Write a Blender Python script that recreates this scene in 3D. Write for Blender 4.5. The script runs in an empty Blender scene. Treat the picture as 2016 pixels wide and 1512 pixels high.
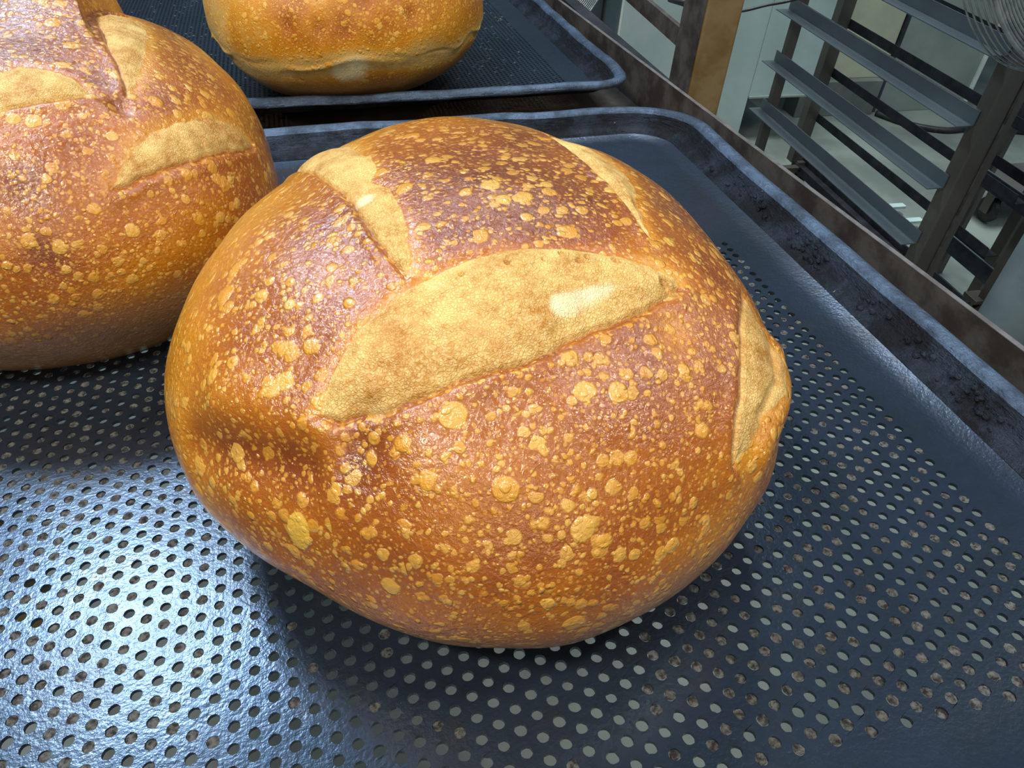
import bpy, bmesh, math, random
import numpy as np
from mathutils import Matrix, Vector
from mathutils.geometry import delaunay_2d_cdt

random.seed(7)
rng = np.random.default_rng(11)
sc = bpy.context.scene
COL = sc.collection

# ------------------------------------------------------------------ camera
F_PX = 1475.9
CAM = Vector((0.05734, -0.16708, 0.2282))
R = Matrix(((0.97445, -0.22452, -0.00634), (-0.14993, -0.62921, -0.76263), (0.16724, 0.7441, -0.6468)))
cam = bpy.data.cameras.new('camera')
cam.sensor_fit = 'HORIZONTAL'; cam.sensor_width = 36.0; cam.lens = F_PX / 2016 * 36
cam.clip_start = 0.01; cam.clip_end = 50
camo = bpy.data.objects.new('camera', cam); COL.objects.link(camo)
rx, dn, fw = R[0], R[1], R[2]
camo.matrix_world = Matrix(((rx[0], -dn[0], -fw[0], CAM[0]), (rx[1], -dn[1], -fw[1], CAM[1]), (rx[2], -dn[2], -fw[2], CAM[2]), (0, 0, 0, 1)))
sc.camera = camo

# ------------------------------------------------------------------ world, lights, exposure
w = bpy.data.worlds.new('world'); sc.world = w; w.use_nodes = True
w.node_tree.nodes['Background'].inputs[0].default_value = (0.46, 0.70, 1.0, 1)
w.node_tree.nodes['Background'].inputs[1].default_value = 0.20
sc.view_settings.view_transform = 'Standard'; sc.view_settings.look = 'None'
sc.view_settings.gamma = 1; sc.view_settings.use_curve_mapping = False
sc.view_settings.exposure = -0.10

def area(name, az, el, dist, sx, sy, power, color, tgt=(0.1, 0.12, 0.05)):
    a, e = math.radians(az), math.radians(el)
    d = Vector((math.sin(a) * math.cos(e), math.cos(a) * math.cos(e), math.sin(e)))
    l = bpy.data.lights.new(name, 'AREA'); l.shape = 'RECTANGLE'; l.size = sx; l.size_y = sy
    l.energy = power; l.color = color
    o = bpy.data.objects.new(name, l); COL.objects.link(o)
    o.location = Vector(tgt) + d * dist
    o.rotation_euler = (-d).to_track_quat('-Z', 'Y').to_euler()
    return o
area('window_light', -34, 50, 2.4, 1.0, 0.6, 0.7, (0.36, 0.64, 1.0)).data.spread = math.radians(75)
area('skylight', -34, 50, 3.0, 0.60, 0.28, 9.0, (0.66, 0.83, 1.0)).data.spread = math.radians(75)
area('tube_light', 17, 53, 2.6, 0.7, 0.10, 3.5, (0.85, 0.93, 1.0)).data.spread = math.radians(90)
area('ceiling_light', -122, 56, 2.2, 0.5, 0.14, 10, (1.0, 0.93, 0.82)).data.spread = math.radians(90)
area('ceiling_light', 118, 58, 2.3, 0.4, 0.10, 6, (1.0, 0.93, 0.84)).data.spread = math.radians(90)
area('front_fill', 186, 27, 1.9, 1.2, 0.7, 2.3, (1.0, 0.88, 0.70)).data.spread = math.radians(90)  # added fill, brightens the lower front of the loaf
area('room_light', 140, 50, 2.8, 1.4, 1.0, 14, (0.85, 0.97, 1.0), (1.5, 1.5, -0.5))

area('rack_fill', 0, 89, 2.4, 1.0, 0.8, 13, (0.85, 0.97, 1.0), (1.35, 1.35, -0.4)).data.spread = math.radians(62)  # added overhead fill to lighten the slide flanges

# gravity frame of the room behind (the trays lie a few degrees out of level)
M3 = Matrix(((0.9984, 0.0006, 0.0559), (0.0020, 0.9989, -0.0478), (-0.0559, 0.0478, 0.9973)))
RO = Vector((1.1626, 0.9411, -0.1714))
MR = Matrix.Translation(RO) @ M3.to_4x4()
FZ = -0.62

# ------------------------------------------------------------------ helpers
def tag(o, label=None, cat=None, group=None, kind=None):
    if label: o['label'] = label
    if cat: o['category'] = cat
    if group: o['group'] = group
    if kind: o['kind'] = kind
    return o
def empty(name, mw=None):
    o = bpy.data.objects.new(name, None); COL.objects.link(o); o.empty_display_size = 0.05
    if mw is not None: o.matrix_world = mw
    return o
def link_bm(name, bm, mat, parent=None, mw=None, smooth=False):
    me = bpy.data.meshes.new(name); bm.normal_update(); bm.to_mesh(me); bm.free()
    if smooth:
        for p in me.polygons: p.use_smooth = True
    me.materials.append(mat)
    o = bpy.data.objects.new(name, me); COL.objects.link(o)
    if parent: o.parent = parent
    if mw is not None: o.matrix_world = mw
    return o
def box(bm, x0, x1, y0, y1, z0, z1, bev=0.0):
    t = bmesh.new()
    v = [t.verts.new((x, y, z)) for x in (x0, x1) for y in (y0, y1) for z in (z0, z1)]
    for f in ((0, 1, 3, 2), (4, 6, 7, 5), (0, 4, 5, 1), (2, 3, 7, 6), (0, 2, 6, 4), (1, 5, 7, 3)):
        t.faces.new([v[i] for i in f])
    bmesh.ops.recalc_face_normals(t, faces=t.faces)
    if bev: bmesh.ops.bevel(t, geom=t.edges[:], offset=bev, segments=2, affect='EDGES', profile=0.5)
    me = bpy.data.meshes.new('t'); t.to_mesh(me); t.free(); bm.from_mesh(me); bpy.data.meshes.remove(me)
def prism_y(bm, prof, y0, y1, bev=0.0):
    """extrude an (x,z) outline along y"""
    t = bmesh.new()
    a = [t.verts.new((x, y0, z)) for x, z in prof]; b = [t.verts.new((x, y1, z)) for x, z in prof]
    n = len(prof)
    for i in range(n): t.faces.new((a[i], a[(i + 1) % n], b[(i + 1) % n], b[i]))
    t.faces.new(a[::-1]); t.faces.new(b)
    bmesh.ops.recalc_face_normals(t, faces=t.faces)
    if bev: bmesh.ops.bevel(t, geom=t.edges[:], offset=bev, segments=1, affect='EDGES')
    me = bpy.data.meshes.new('t'); t.to_mesh(me); t.free(); bm.from_mesh(me); bpy.data.meshes.remove(me)
def tube(bm, pts, r, n=8, closed=False):
    pts = [Vector(p) for p in pts]; rings = []
    m = len(pts)
    for i, p in enumerate(pts):
        a = pts[(i - 1) % m] if (closed or i > 0) else p
        b = pts[(i + 1) % m] if (closed or i < m - 1) else p
        d = (b - a).normalized()
        u = d.cross(Vector((0, 0, 1)))
        if u.length < 1e-3: u = d.cross(Vector((0, 1, 0)))
        u.normalize(); v = d.cross(u)
        rings.append([bm.verts.new(p + r * (math.cos(2 * math.pi * k / n) * u + math.sin(2 * math.pi * k / n) * v)) for k in range(n)])
    for i in range(m if closed else m - 1):
        A, B = rings[i], rings[(i + 1) % m]
        for k in range(n): bm.faces.new((A[k], A[(k + 1) % n], B[(k + 1) % n], B[k]))
    if not closed:
        bm.faces.new(rings[0][::-1]); bm.faces.new(rings[-1])
def np_mesh(name, verts, faces4, mat, parent=None, smooth=True):
    """faces4: (n,k) int array"""
    me = bpy.data.meshes.new(name)
    n, k = faces4.shape
    me.vertices.add(len(verts)); me.vertices.foreach_set('co', np.asarray(verts, np.float32).ravel())
    me.loops.add(n * k); me.loops.foreach_set('vertex_index', faces4.astype(np.int32).ravel())
    me.polygons.add(n); me.polygons.foreach_set('loop_start', np.arange(0, n * k, k, dtype=np.int32))
    me.polygons.foreach_set('use_smooth', np.full(n, smooth))
    me.update(calc_edges=True); me.materials.append(mat)
    o = bpy.data.objects.new(name, me); COL.objects.link(o)
    if parent: o.parent = parent
    return o

# ------------------------------------------------------------------ node helpers
class NT:
    def __init__(s, name):
        s.m = bpy.data.materials.new(name); s.m.use_nodes = True
        s.t = s.m.node_tree; s.n = s.t.nodes; s.b = s.n['Principled BSDF']
        s.tc = s.n.new('ShaderNodeTexCoord').outputs['Object']
    def put(s, sock, v):
        if isinstance(v, bpy.types.NodeSocket): s.t.links.new(v, sock)
        elif isinstance(v, tuple) and len(v) == 3 and sock.type == 'RGBA': sock.default_value = (*v, 1)
        else: sock.default_value = v
    def math(s, op, a, b=None, c=None, clamp=False):
        n = s.n.new('ShaderNodeMath'); n.operation = op; n.use_clamp = clamp
        for i, v in enumerate((a, b, c)):
            if v is not None: s.put(n.inputs[i], v)
        return n.outputs[0]
    def noise(s, scale, detail=3, rough=0.5, vec=None, dist=0.0):
        n = s.n.new('ShaderNodeTexNoise'); n.inputs['Scale'].default_value = scale
        n.inputs['Detail'].default_value = detail; n.inputs['Roughness'].default_value = rough
        n.inputs['Distortion'].default_value = dist
        s.put(n.inputs['Vector'], vec or s.tc); return n.outputs['Fac']
    def noisec(s, scale, detail=2):
        n = s.n.new('ShaderNodeTexNoise'); n.inputs['Scale'].default_value = scale; n.inputs['Detail'].default_value = detail
        s.put(n.inputs['Vector'], s.tc); return n.outputs['Color']
    def voro(s, scale, feature='F1', vec=None, rnd=1.0):
        n = s.n.new('ShaderNodeTexVoronoi'); n.feature = feature; n.inputs['Scale'].default_value = scale
        n.inputs['Randomness'].default_value = rnd
        s.put(n.inputs['Vector'], vec or s.tc); return n
    def ramp(s, fac, lo, hi, a=0.0, b=1.0, smooth=True):
        n = s.n.new('ShaderNodeMapRange'); n.interpolation_type = 'SMOOTHSTEP' if smooth else 'LINEAR'
        s.put(n.inputs['Value'], fac); s.put(n.inputs['From Min'], lo); s.put(n.inputs['From Max'], hi)
        n.inputs['To Min'].default_value = a; n.inputs['To Max'].default_value = b
        return n.outputs[0]
    def mix(s, fac, a, b, mode='MIX'):
        n = s.n.new('ShaderNodeMix'); n.data_type = 'RGBA'; n.blend_type = mode
        s.put(n.inputs[0], fac); s.put(n.inputs[6], a); s.put(n.inputs[7], b); return n.outputs[2]
    def attr(s, name):
        n = s.n.new('ShaderNodeAttribute'); n.attribute_name = name; return n.outputs['Fac']
    def vmath(s, op, a, b, scale=None):
        n = s.n.new('ShaderNodeVectorMath'); n.operation = op
        s.put(n.inputs[0], a)
        if b is not None: s.put(n.inputs[1], b)
        if scale is not None: n.inputs['Scale'].default_value = scale
        return n.outputs[0]
    def bump(s, h, strength=1.0, dist=0.001, normal=None):
        n = s.n.new('ShaderNodeBump'); s.put(n.inputs['Height'], h)
        n.inputs['Strength'].default_value = strength; n.inputs['Distance'].default_value = dist
        if normal: s.put(n.inputs['Normal'], normal)
        return n.outputs[0]
    def out(s, color=None, rough=None, metal=None, normal=None, **kw):
        for k, v in (('Base Color', color), ('Roughness', rough), ('Metallic', metal), ('Normal', normal)):
            if v is not None: s.put(s.b.inputs[k], v)
        for k, v in kw.items(): s.put(s.b.inputs[k.replace('_', ' ')], v)
        return s.m

# ------------------------------------------------------------------ materials
def crust_material(name, big=1.0, dull=0.0):
    N = NT(name)
    bake_shade, score, pale, spot = N.attr('bake_shade'), N.attr('score'), N.attr('pale'), N.attr('spot')
    dist = N.vmath('SCALE', N.vmath('SUBTRACT', N.noisec(170), (0.5, 0.5, 0.5)), None, scale=0.0024)
    pos = N.vmath('ADD', N.tc, dist)
    dens = N.noise(22, 2)
    def blisters(scale, thr, rmin, rmax, soft, dmul=0.5):
        v = N.voro(scale, vec=pos)
        sep = N.n.new('ShaderNodeSeparateColor'); N.put(sep.inputs[0], v.outputs['Color'])
        rad = N.math('MULTIPLY_ADD', N.math('POWER', sep.outputs[1], 1.6), rmax - rmin, rmin)
        keep = N.math('GREATER_THAN', N.math('MULTIPLY_ADD', dens, dmul, sep.outputs[0]), thr + dmul * 0.5)
        d = v.outputs['Distance']
        k = N.math('MULTIPLY', N.ramp(d, rad, N.math('SUBTRACT', rad, soft)), keep)
        dome = N.math('MULTIPLY', N.math('SUBTRACT', 1.0, N.math('DIVIDE', d, rad), clamp=True), keep)
        return k, N.math('SQRT', dome), sep.outputs[2]
    k1, d1, c1 = blisters(120 * big, 0.38, 0.16, 0.48, 0.08)
    k2, d2, c2 = blisters(215 * big, 0.06, 0.16, 0.56, 0.10)
    k3, d3, c3 = blisters(420 * big, 0.05, 0.20, 0.55, 0.16, 0.3)
    k4, d4, c4 = blisters(720 * big, 0.10, 0.22, 0.55, 0.15, 0.3)
    notsc = N.math('SUBTRACT', 1.0, score, clamp=True); k4 = N.math('MULTIPLY', k4, notsc)
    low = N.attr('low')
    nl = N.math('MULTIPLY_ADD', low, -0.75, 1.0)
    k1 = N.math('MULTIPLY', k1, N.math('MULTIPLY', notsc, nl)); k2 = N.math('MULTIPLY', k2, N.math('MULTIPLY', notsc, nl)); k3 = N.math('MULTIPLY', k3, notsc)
    # crust colour from how hard it is baked, plus shading painted in the fold
    mott = N.noise(26, 4, 0.6)
    bk = N.math('ADD', bake_shade, N.math('MULTIPLY_ADD', mott, 0.9, -0.45), clamp=True)
    cr = N.n.new('ShaderNodeValToRGB'); N.put(cr.inputs[0], bk)
    els = cr.color_ramp.elements
    stops = [(0.0, (0.66, 0.42, 0.12)), (0.25, (0.60, 0.24, 0.006)), (0.5, (0.39, 0.108, 0.001)), (0.75, (0.215, 0.040, 0.001)), (1.0, (0.10, 0.017, 0.003))]
    els[0].position = 0; els[0].color = (*stops[0][1], 1); els[1].position = 1; els[1].color = (*stops[-1][1], 1)
    for p, c in stops[1:-1]:
        e = els.new(p); e.color = (*c, 1)
    base = cr.outputs[0]
    base = N.mix(N.math('MULTIPLY', N.noise(160, 3), 0.25), base, (0.55, 0.19, 0.015))
    bcol = N.mix(c1, (0.70, 0.31, 0.016), (0.80, 0.46, 0.080))
    bcol = N.mix(N.math('MULTIPLY', bk, 0.25), bcol, (0.50, 0.20, 0.03))
    col = N.mix(N.math('MULTIPLY', k4, 0.55), base, bcol)
    col = N.mix(N.math('MULTIPLY', k3, 0.80), col, bcol)
    col = N.mix(N.math('MULTIPLY', k2, 0.72), col, bcol)
    col = N.mix(N.math('MULTIPLY', k1, 0.88), col, bcol)
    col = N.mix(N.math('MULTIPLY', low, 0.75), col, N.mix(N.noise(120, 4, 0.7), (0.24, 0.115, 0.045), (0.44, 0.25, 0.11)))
    # opened dough of the scores
    crk = N.voro(1000, 'DISTANCE_TO_EDGE', vec=pos)
    crl = N.ramp(crk.outputs['Distance'], 0.0, 0.22)
    scol = N.mix(N.ramp(N.noise(55, 6, 0.75), 0.33, 0.67), (0.42, 0.165, 0.012), (0.84, 0.60, 0.20))
    scol = N.mix(N.ramp(N.noise(650, 3, 0.7), 0.4, 0.7, 0, 0.5), scol, (0.85, 0.64, 0.28))
    scol = N.mix(N.math('MULTIPLY', N.math('SUBTRACT', 1.0, crl), 0.30), scol, (0.45, 0.20, 0.03))
    scol = N.mix(N.ramp(N.noise(34, 3), 0.56, 0.70, 0, 0.45), scol, (0.52, 0.22, 0.04))
    col = N.mix(N.ramp(N.math('ADD', score, N.math('MULTIPLY_ADD', N.noise(300, 3), 0.5, -0.25)), 0.25, 0.75), col, scol)
    col = N.mix(N.ramp(N.math('ADD', pale, N.math('MULTIPLY_ADD', N.noise(140, 4), 0.7, -0.35)), 0.3, 1.1, 0, 0.8), col, (0.80, 0.74, 0.46))
    col = N.mix(N.ramp(N.math('ADD', spot, N.math('MULTIPLY_ADD', N.noise(260, 3), 0.6, -0.3)), 0.35, 0.65, 0, 0.9), col, (0.78, 0.47, 0.06))
    # relief
    wr = N.noise(380, 4, 0.65, dist=0.6)
    wr2 = N.noise(900, 3, 0.6)
    h = N.math('MULTIPLY', N.math('MULTIPLY', d1, k1), 0.55)
    h = N.math('ADD', h, N.math('MULTIPLY', N.math('MULTIPLY', d2, k2), 0.34))
    h = N.math('ADD', h, N.math('MULTIPLY', N.math('MULTIPLY', d3, k3), 0.20))
    h = N.math('ADD', h, N.math('MULTIPLY', wr, 0.5))
    h = N.math('ADD', h, N.math('MULTIPLY', wr2, 0.22))
    h = N.math('ADD', h, N.math('MULTIPLY', N.math('MULTIPLY', crl, score), 0.12))
    nrm = N.bump(h, 1.0, 0.0011)
    rough = N.math('ADD', N.math('MULTIPLY_ADD', score, 0.20, 0.29 + dull), N.math('MULTIPLY', low, 0.25))
    rough = N.math('ADD', rough, N.math('MULTIPLY_ADD', N.noise(90, 3), 0.2, -0.1))
    N.out(col, rough, 0.0, nrm)
    N.b.inputs['Specular IOR Level'].default_value = 0.3
    N.b.inputs['Subsurface Weight'].default_value = 0.0
    N.put(N.b.inputs['Coat Weight'], N.math('MULTIPLY_ADD', notsc, 0.7, 0.1) if dull < .05 else N.math('MULTIPLY', notsc, 0.55 if dull < .05 else 0.15))
    N.b.inputs['Coat Roughness'].default_value = 0.12; N.b.inputs['Coat IOR'].default_value = 1.72
    N.put(N.b.inputs['Coat Normal'], nrm)
    return N.m

def steel_pan(name):
    N = NT(name)
    n1 = N.noise(14, 5, 0.65); n2 = N.noise(220, 4, 0.7); n3 = N.noise(60, 4, 0.6)
    col = N.mix(N.ramp(n1, 0.35, 0.68), (0.026, 0.039, 0.058), (0.038, 0.062, 0.098))
    col = N.mix(N.ramp(n3, 0.55, 0.75, 0, 0.5), col, (0.055, 0.055, 0.058))
    col = N.mix(N.ramp(n2, 0.70, 0.80, 0, 0.35), col, (0.32, 0.38, 0.45))
    rough = N.math('ADD', N.ramp(n1, 0.3, 0.7, 0.30, 0.19), N.math('MULTIPLY', n2, 0.12))
    bp = N.bump(N.math('ADD', N.math('MULTIPLY', n2, 0.5), N.math('MULTIPLY', N.noise(700, 2), 0.3)), 0.6, 0.0005)
    N.b.inputs['Coat Weight'].default_value = 0.3; N.b.inputs['Coat Roughness'].default_value = 0.2; N.b.inputs['Coat IOR'].default_value = 1.6
    N.put(N.b.inputs['Coat Normal'], bp)
    return N.out(col, rough, 0.7, bp)
def pan_wall(name, c1=(0.010, 0.011, 0.014), c2=(0.030, 0.040, 0.058)):
    N = NT(name)
    n1 = N.noise(30, 5, 0.7); n2 = N.noise(300, 5, 0.75)
    st = N.n.new('ShaderNodeMapping'); N.put(st.inputs[0], N.tc); st.inputs['Scale'].default_value = (60, 60, 420)
    sn = N.noise(1, 5, 0.7, vec=st.outputs[0])
    col = N.mix(N.ramp(n1, 0.4, 0.62), c1, c2)
    chips = N.ramp(N.math('ADD', n2, N.math('MULTIPLY', N.noise(45, 2), 0.35)), 0.90, 0.94)
    col = N.mix(chips, col, (0.62, 0.55, 0.48))
    rough = N.ramp(n1, 0.3, 0.7, 0.55, 0.36)
    bp = N.bump(N.math('ADD', N.math('MULTIPLY', n2, 0.7), N.math('MULTIPLY', sn, 0.8)), 1.0, 0.0022)
    return N.out(col, rough, 0.75, bp)
def simple(name, c1, c2, scale=30, rough=0.5, metal=0.0, bump=0.3, bd=0.0006):
    N = NT(name)
    n = N.noise(scale, 5, 0.6)
    col = N.mix(N.ramp(n, 0.35, 0.65), c1, c2)
    return N.out(col, rough, metal, N.bump(N.noise(scale * 8, 4, 0.6), bump, bd))

M_crust = crust_material('baked_crust')
M_crust3 = crust_material('baked_crust_matte', 1.25, 0.12)
M_pan = steel_pan('dark_pan_steel')
M_wall = pan_wall('worn_pan_wall')
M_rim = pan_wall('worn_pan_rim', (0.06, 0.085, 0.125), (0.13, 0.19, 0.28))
M_plug = simple('burnt_crumb', (0.05, 0.045, 0.04), (0.30, 0.30, 0.28), 500, 0.5, 0.3, 1.0, 0.0015)
M_iron = simple('greasy_brown_steel', (0.06, 0.05, 0.042), (0.14, 0.125, 0.11), 40, 0.5, 0.55)
M_brown = simple('brown_grimy_steel', (0.07, 0.045, 0.028), (0.13, 0.09, 0.06), 30, 0.5, 0.4)
M_tan = simple('tan_stained_steel', (0.20, 0.125, 0.045), (0.30, 0.215, 0.10), 25, 0.45, 0.35)
M_slide = simple('dark_slide_steel', (0.14, 0.17, 0.19), (0.17, 0.205, 0.225), 5, 0.45, 0.6)
M_black = simple('blackened_slide_steel', (0.010, 0.011, 0.014), (0.03, 0.03, 0.04), 30, 0.6, 0.3)
M_post = simple('rack_post_steel', (0.11, 0.098, 0.085), (0.15, 0.135, 0.115), 6, 0.45, 0.5)
M_edge = simple('bright_edge_steel', (0.22, 0.20, 0.19), (0.34, 0.32, 0.31), 60, 0.4, 0.7)  # pale metal for the rail's painted edge highlight and a slide lip
M_cab = simple('pale_cabinet_paint', (0.36, 0.46, 0.44), (0.43, 0.53, 0.51), 5, 0.55, 0.0, 0.15)
M_grey = simple('grey_panel_paint', (0.25, 0.29, 0.25), (0.31, 0.35, 0.30), 5, 0.6, 0.0, 0.15)
M_beige = simple('beige_panel_paint', (0.50, 0.51, 0.36), (0.60, 0.60, 0.42), 7, 0.6, 0.0, 0.15)
M_floor = simple('concrete_floor', (0.12, 0.135, 0.12), (0.21, 0.235, 0.205), 3.5, 0.55, 0.0, 0.4, 0.002)
M_wallb = simple('plaster_wall', (0.36, 0.42, 0.41), (0.46, 0.52, 0.50), 2, 0.7, 0.0, 0.2)
M_wire = simple('grey_guard_wire', (0.24, 0.27, 0.27), (0.42, 0.45, 0.44), 50, 0.4, 0.6)
M_rubber = simple('black_rubber', (0.012, 0.012, 0.014), (0.03, 0.03, 0.03), 40, 0.5)
M_pipe = simple('blue_grey_paint', (0.11, 0.145, 0.15), (0.16, 0.20, 0.21), 8, 0.55)
M_white = simple('white_trim_paint', (0.62, 0.68, 0.62), (0.74, 0.80, 0.74), 20, 0.5)

# ------------------------------------------------------------------ room
def room_box(name, dims, mat, label=None, kind='structure', bev=0.0):
    bm = bmesh.new(); box(bm, *dims, bev); o = link_bm(name, bm, mat, mw=MR)
    if kind: o['kind'] = kind
    return o
room_box('floor', (-3.0, 4.0, -3.0, 2.2, FZ - 0.05, FZ), M_floor)
room_box('wall_back', (-3.0, 4.0, 2.2, 2.3, FZ, 1.6), M_wallb)

# ------------------------------------------------------------------ trays
def smooth_noise(seed, n, fmin, fmax, dim=3):
    g = np.random.default_rng(seed)
    k = g.normal(size=(n, dim)); k /= np.linalg.norm(k, axis=1)[:, None]
    k *= g.uniform(fmin, fmax, (n, 1)); ph = g.uniform(0, 2 * np.pi, n)
    a = 1 / np.sqrt(n / 2)
    def f(P):
        out = np.zeros(len(P))
        for i in range(n): out += a * np.sin(P @ k[i] + ph[i])
        return out
    return f

def make_tray(root, x0, x1, y0, y1, rc, warp, P, hr, px0, px1, py0, py1, nseg, clogged, seed, curl=(0.006, 0.012)):
    """floor rectangle x0..x1,y0..y1 (corner radius rc); holes of radius hr on a staggered lattice of pitch P"""
    g = random.Random(seed)
    # profile: (outward offset, height, warp weight)
    def ring(d, n=10, straight=28):
        pts = []
        r = rc + d
        cs = [(x1 - rc, y0 + rc, -90), (x1 - rc, y1 - rc, 0), (x0 + rc, y1 - rc, 90), (x0 + rc, y0 + rc, 180)]
        for q, (cx, cy, a0) in enumerate(cs):
            for k in range(n + 1):
                a = math.radians(a0 + 90 * k / n); pts.append((cx + r * math.cos(a), cy + r * math.sin(a)))
            nx, ny, na = cs[(q + 1) % 4]
            a = math.radians(na)
            e = (nx + r * math.cos(a), ny + r * math.sin(a)); s = pts[-1]
            for k in range(1, straight): pts.append((s[0] + (e[0] - s[0]) * k / straight, s[1] + (e[1] - s[1]) * k / straight))
        return pts
    wn = smooth_noise(seed, 14, 30, 140)
    def strip(name, prof, mat, amp):
        V = []; n = None
        for d, z in prof:
            rr = ring(d); n = len(rr)
            for x, y in rr:
                X, Y = warp(x, y, max(0, min(1, z / 0.0175))); V.append((X, Y, z))
        V = np.array(V)
        e = wn(V) * amp
        t = np.clip(V[:, 2] / 0.006, 0, 1)
        V[:, 2] += e * t * 0.7; V[:, 0] += e * t * 0.5; V[:, 1] += e * t * 0.4
        m = len(prof); i = np.arange(n); Fs = []
        for k in range(m - 1):
            Fs.append(np.stack([k * n + i, k * n + (i + 1) % n, (k + 1) * n + (i + 1) % n, (k + 1) * n + i], 1))
        return np_mesh(name, V, np.concatenate(Fs), mat, root)
    wall = [(0.0, 0.0028), (0.0012, 0.0036), (0.0025, 0.0046), (0.0045, 0.0058), (0.007, 0.0068), (0.0095, 0.0102), (0.0115, 0.0132), (0.0128, 0.0152)]
    rim = [(0.0128, 0.0152), (0.0138, 0.0166), (0.0155, 0.0177), (0.018, 0.0181), (0.0205, 0.0177), (0.0222, 0.0165), (0.0228, 0.0145), (0.0222, 0.0125), (0.0205, 0.0115), (0.0185, 0.0112), (0.0165, 0.0120), (0.0150, 0.0132)]
    outer = [(0.0138, 0.0150), (0.0122, 0.0125), (0.0102, 0.0095), (0.0077, 0.0060), (0.0055, 0.0048), (0.0035, 0.0032), (0.0012, 0.0022), (0.0, 0.0017), (-0.006, 0.0), (-0.012, -0.0009)]
    strip('side_wall', wall, M_wall, 0.0006)
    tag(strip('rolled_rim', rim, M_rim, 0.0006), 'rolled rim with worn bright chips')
    strip('outer_wall', outer, M_wall, 0.0006)
    # perforated plate
    W = P * math.sqrt(3) / 2
    ni = int((px1 - px0) / W); nj = int((py1 - py0) / P)
    V = []; F4 = []; F3 = []; key = {}
    def vid(x, y, z=0.0):
        k = (round(x * 1e6), round(y * 1e6), round(z * 1e6))
        if k not in key: key[k] = len(V); V.append((x, y, z))
        return key[k]
    edges = {}; plugs = []
    for i in range(ni):
        cx = px1 - i * W
        for j in range(nj):
            cy = py1 - j * P - (P / 2 if i % 2 else 0)
            o = [(W / 2, -P / 2), (W / 2, 0), (W / 2, P / 2), (-W / 2, P / 2), (-W / 2, 0), (-W / 2, -P / 2)]
            O = [vid(cx + a, cy + b) for a, b in o]
            jr = hr * g.uniform(0.94, 1.05); jx = g.gauss(0, P * 0.008); jy = g.gauss(0, P * 0.008)
            top = []; bot = []
            for s in range(nseg):
                a = 2 * math.pi * (s + 0.5) / nseg - math.pi / 2
                k = 1 + g.gauss(0, 0.03)
                x, y = cx + jx + jr * k * math.cos(a), cy + jy + jr * k * math.sin(a)
                V.append((x, y, 0)); top.append(len(V) - 1); V.append((x, y, -0.0015)); bot.append(len(V) - 1)
            for s in range(nseg): F4.append((top[s], top[(s + 1) % nseg], bot[(s + 1) % nseg], bot[s]))
            # annulus between outer 6 and inner ring
            oa = [math.atan2(b, a) for a, b in o]
            ins = [2 * math.pi * (s + 0.5) / nseg - math.pi / 2 for s in range(nseg)]
            near = [min(range(nseg), key=lambda s, t=t: abs((ins[s] - t + math.pi) % (2 * math.pi) - math.pi)) for t in oa]
            for q in range(6):
                a, b = near[q], near[(q + 1) % 6]
                s = a
                F3.append((O[q], O[(q + 1) % 6], top[b]))
                while s != b:
                    F3.append((O[q], top[(s + 1) % nseg], top[s])); s = (s + 1) % nseg
            for q in range(6):
                e = (O[q], O[(q + 1) % 6]); r_ = (e[1], e[0])
                if r_ in edges: del edges[r_]
                else: edges[e] = 1
            if g.random() < clogged(cx + jx, cy + jy): plugs.append((cx + jx, cy + jy, jr))
    # border plate between lattice and wall
    rp = ring(0.0)
    pts = [Vector((x, y)) for x, y in rp]; nr = len(pts)
    ed = [(i, (i + 1) % nr) for i in range(nr)]
    rz = {}
    for cd, cz in zip(curl, (0.0011, 0.0003)):
        q = ring(-cd); b0 = len(pts)
        for k, (x, y) in enumerate(q): rz[b0 + k] = cz; pts.append(Vector((x, y)))
        ed += [(b0 + k, b0 + (k + 1) % len(q)) for k in range(len(q))]
    for k in range(nr): rz[k] = 0.0028
    loc = {}; back = {}
    for a, b in edges:
        for k in (a, b):
            if k not in loc: loc[k] = len(pts); back[len(pts)] = k; pts.append(Vector(V[k][:2]))
        ed.append((loc[a], loc[b]))
    # grid of extra points for even shading
    res = delaunay_2d_cdt(pts, ed, [], 0, 1e-7)
    vo, fo, origv = res[0], res[2], res[3]
    mp = []
    for i, v in enumerate(vo):
        k = None
        for oi in origv[i]:
            if oi in back: k = back[oi]
        if k is None:
            z = max([rz.get(oi, 0.0) for oi in origv[i]] or [0.0])
            V.append((v.x, v.y, z)); k = len(V) - 1
        mp.append(k)
    bxm, bxM, bym, byM = px1 - (ni - 0.5) * W, px1 + W / 2, py1 - (nj - .5) * P - P / 2, py1 + P / 2
    def inlat(x, y):
        i = round((px1 - x) / W)
        if i < 0 or i >= ni: return False
        off = P / 2 if i % 2 else 0
        j = round((py1 - off - y) / P)
        return 0 <= j < nj
    nlat = len(F3)
    for f in fo:
        c = sum((vo[i] for i in f), Vector((0, 0))) / 3
        if inlat(c.x, c.y): continue
        F3.append(tuple(mp[i] for i in f))
    V = np.array(V)
    X, Y = warp(V[:, 0], V[:, 1], 0.0); V[:, 0] = X; V[:, 1] = Y
    me = bpy.data.meshes.new('perforated_floor')
    tri = np.array(F3); quad = np.array(F4)
    a, b, c = V[tri[:, 0]], V[tri[:, 1]], V[tri[:, 2]]
    nz = np.cross(b - a, c - a)[:, 2]
    smt = np.arange(len(tri)) >= nlat
    tri[nz < 0] = tri[nz < 0][:, ::-1]; kp = np.abs(nz) > 1e-13; tri = tri[kp]; smt = smt[kp]
    me.vertices.add(len(V)); me.vertices.foreach_set('co', V.astype(np.float32).ravel())
    L = np.concatenate([tri.ravel(), quad.ravel()]).astype(np.int32)
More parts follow.
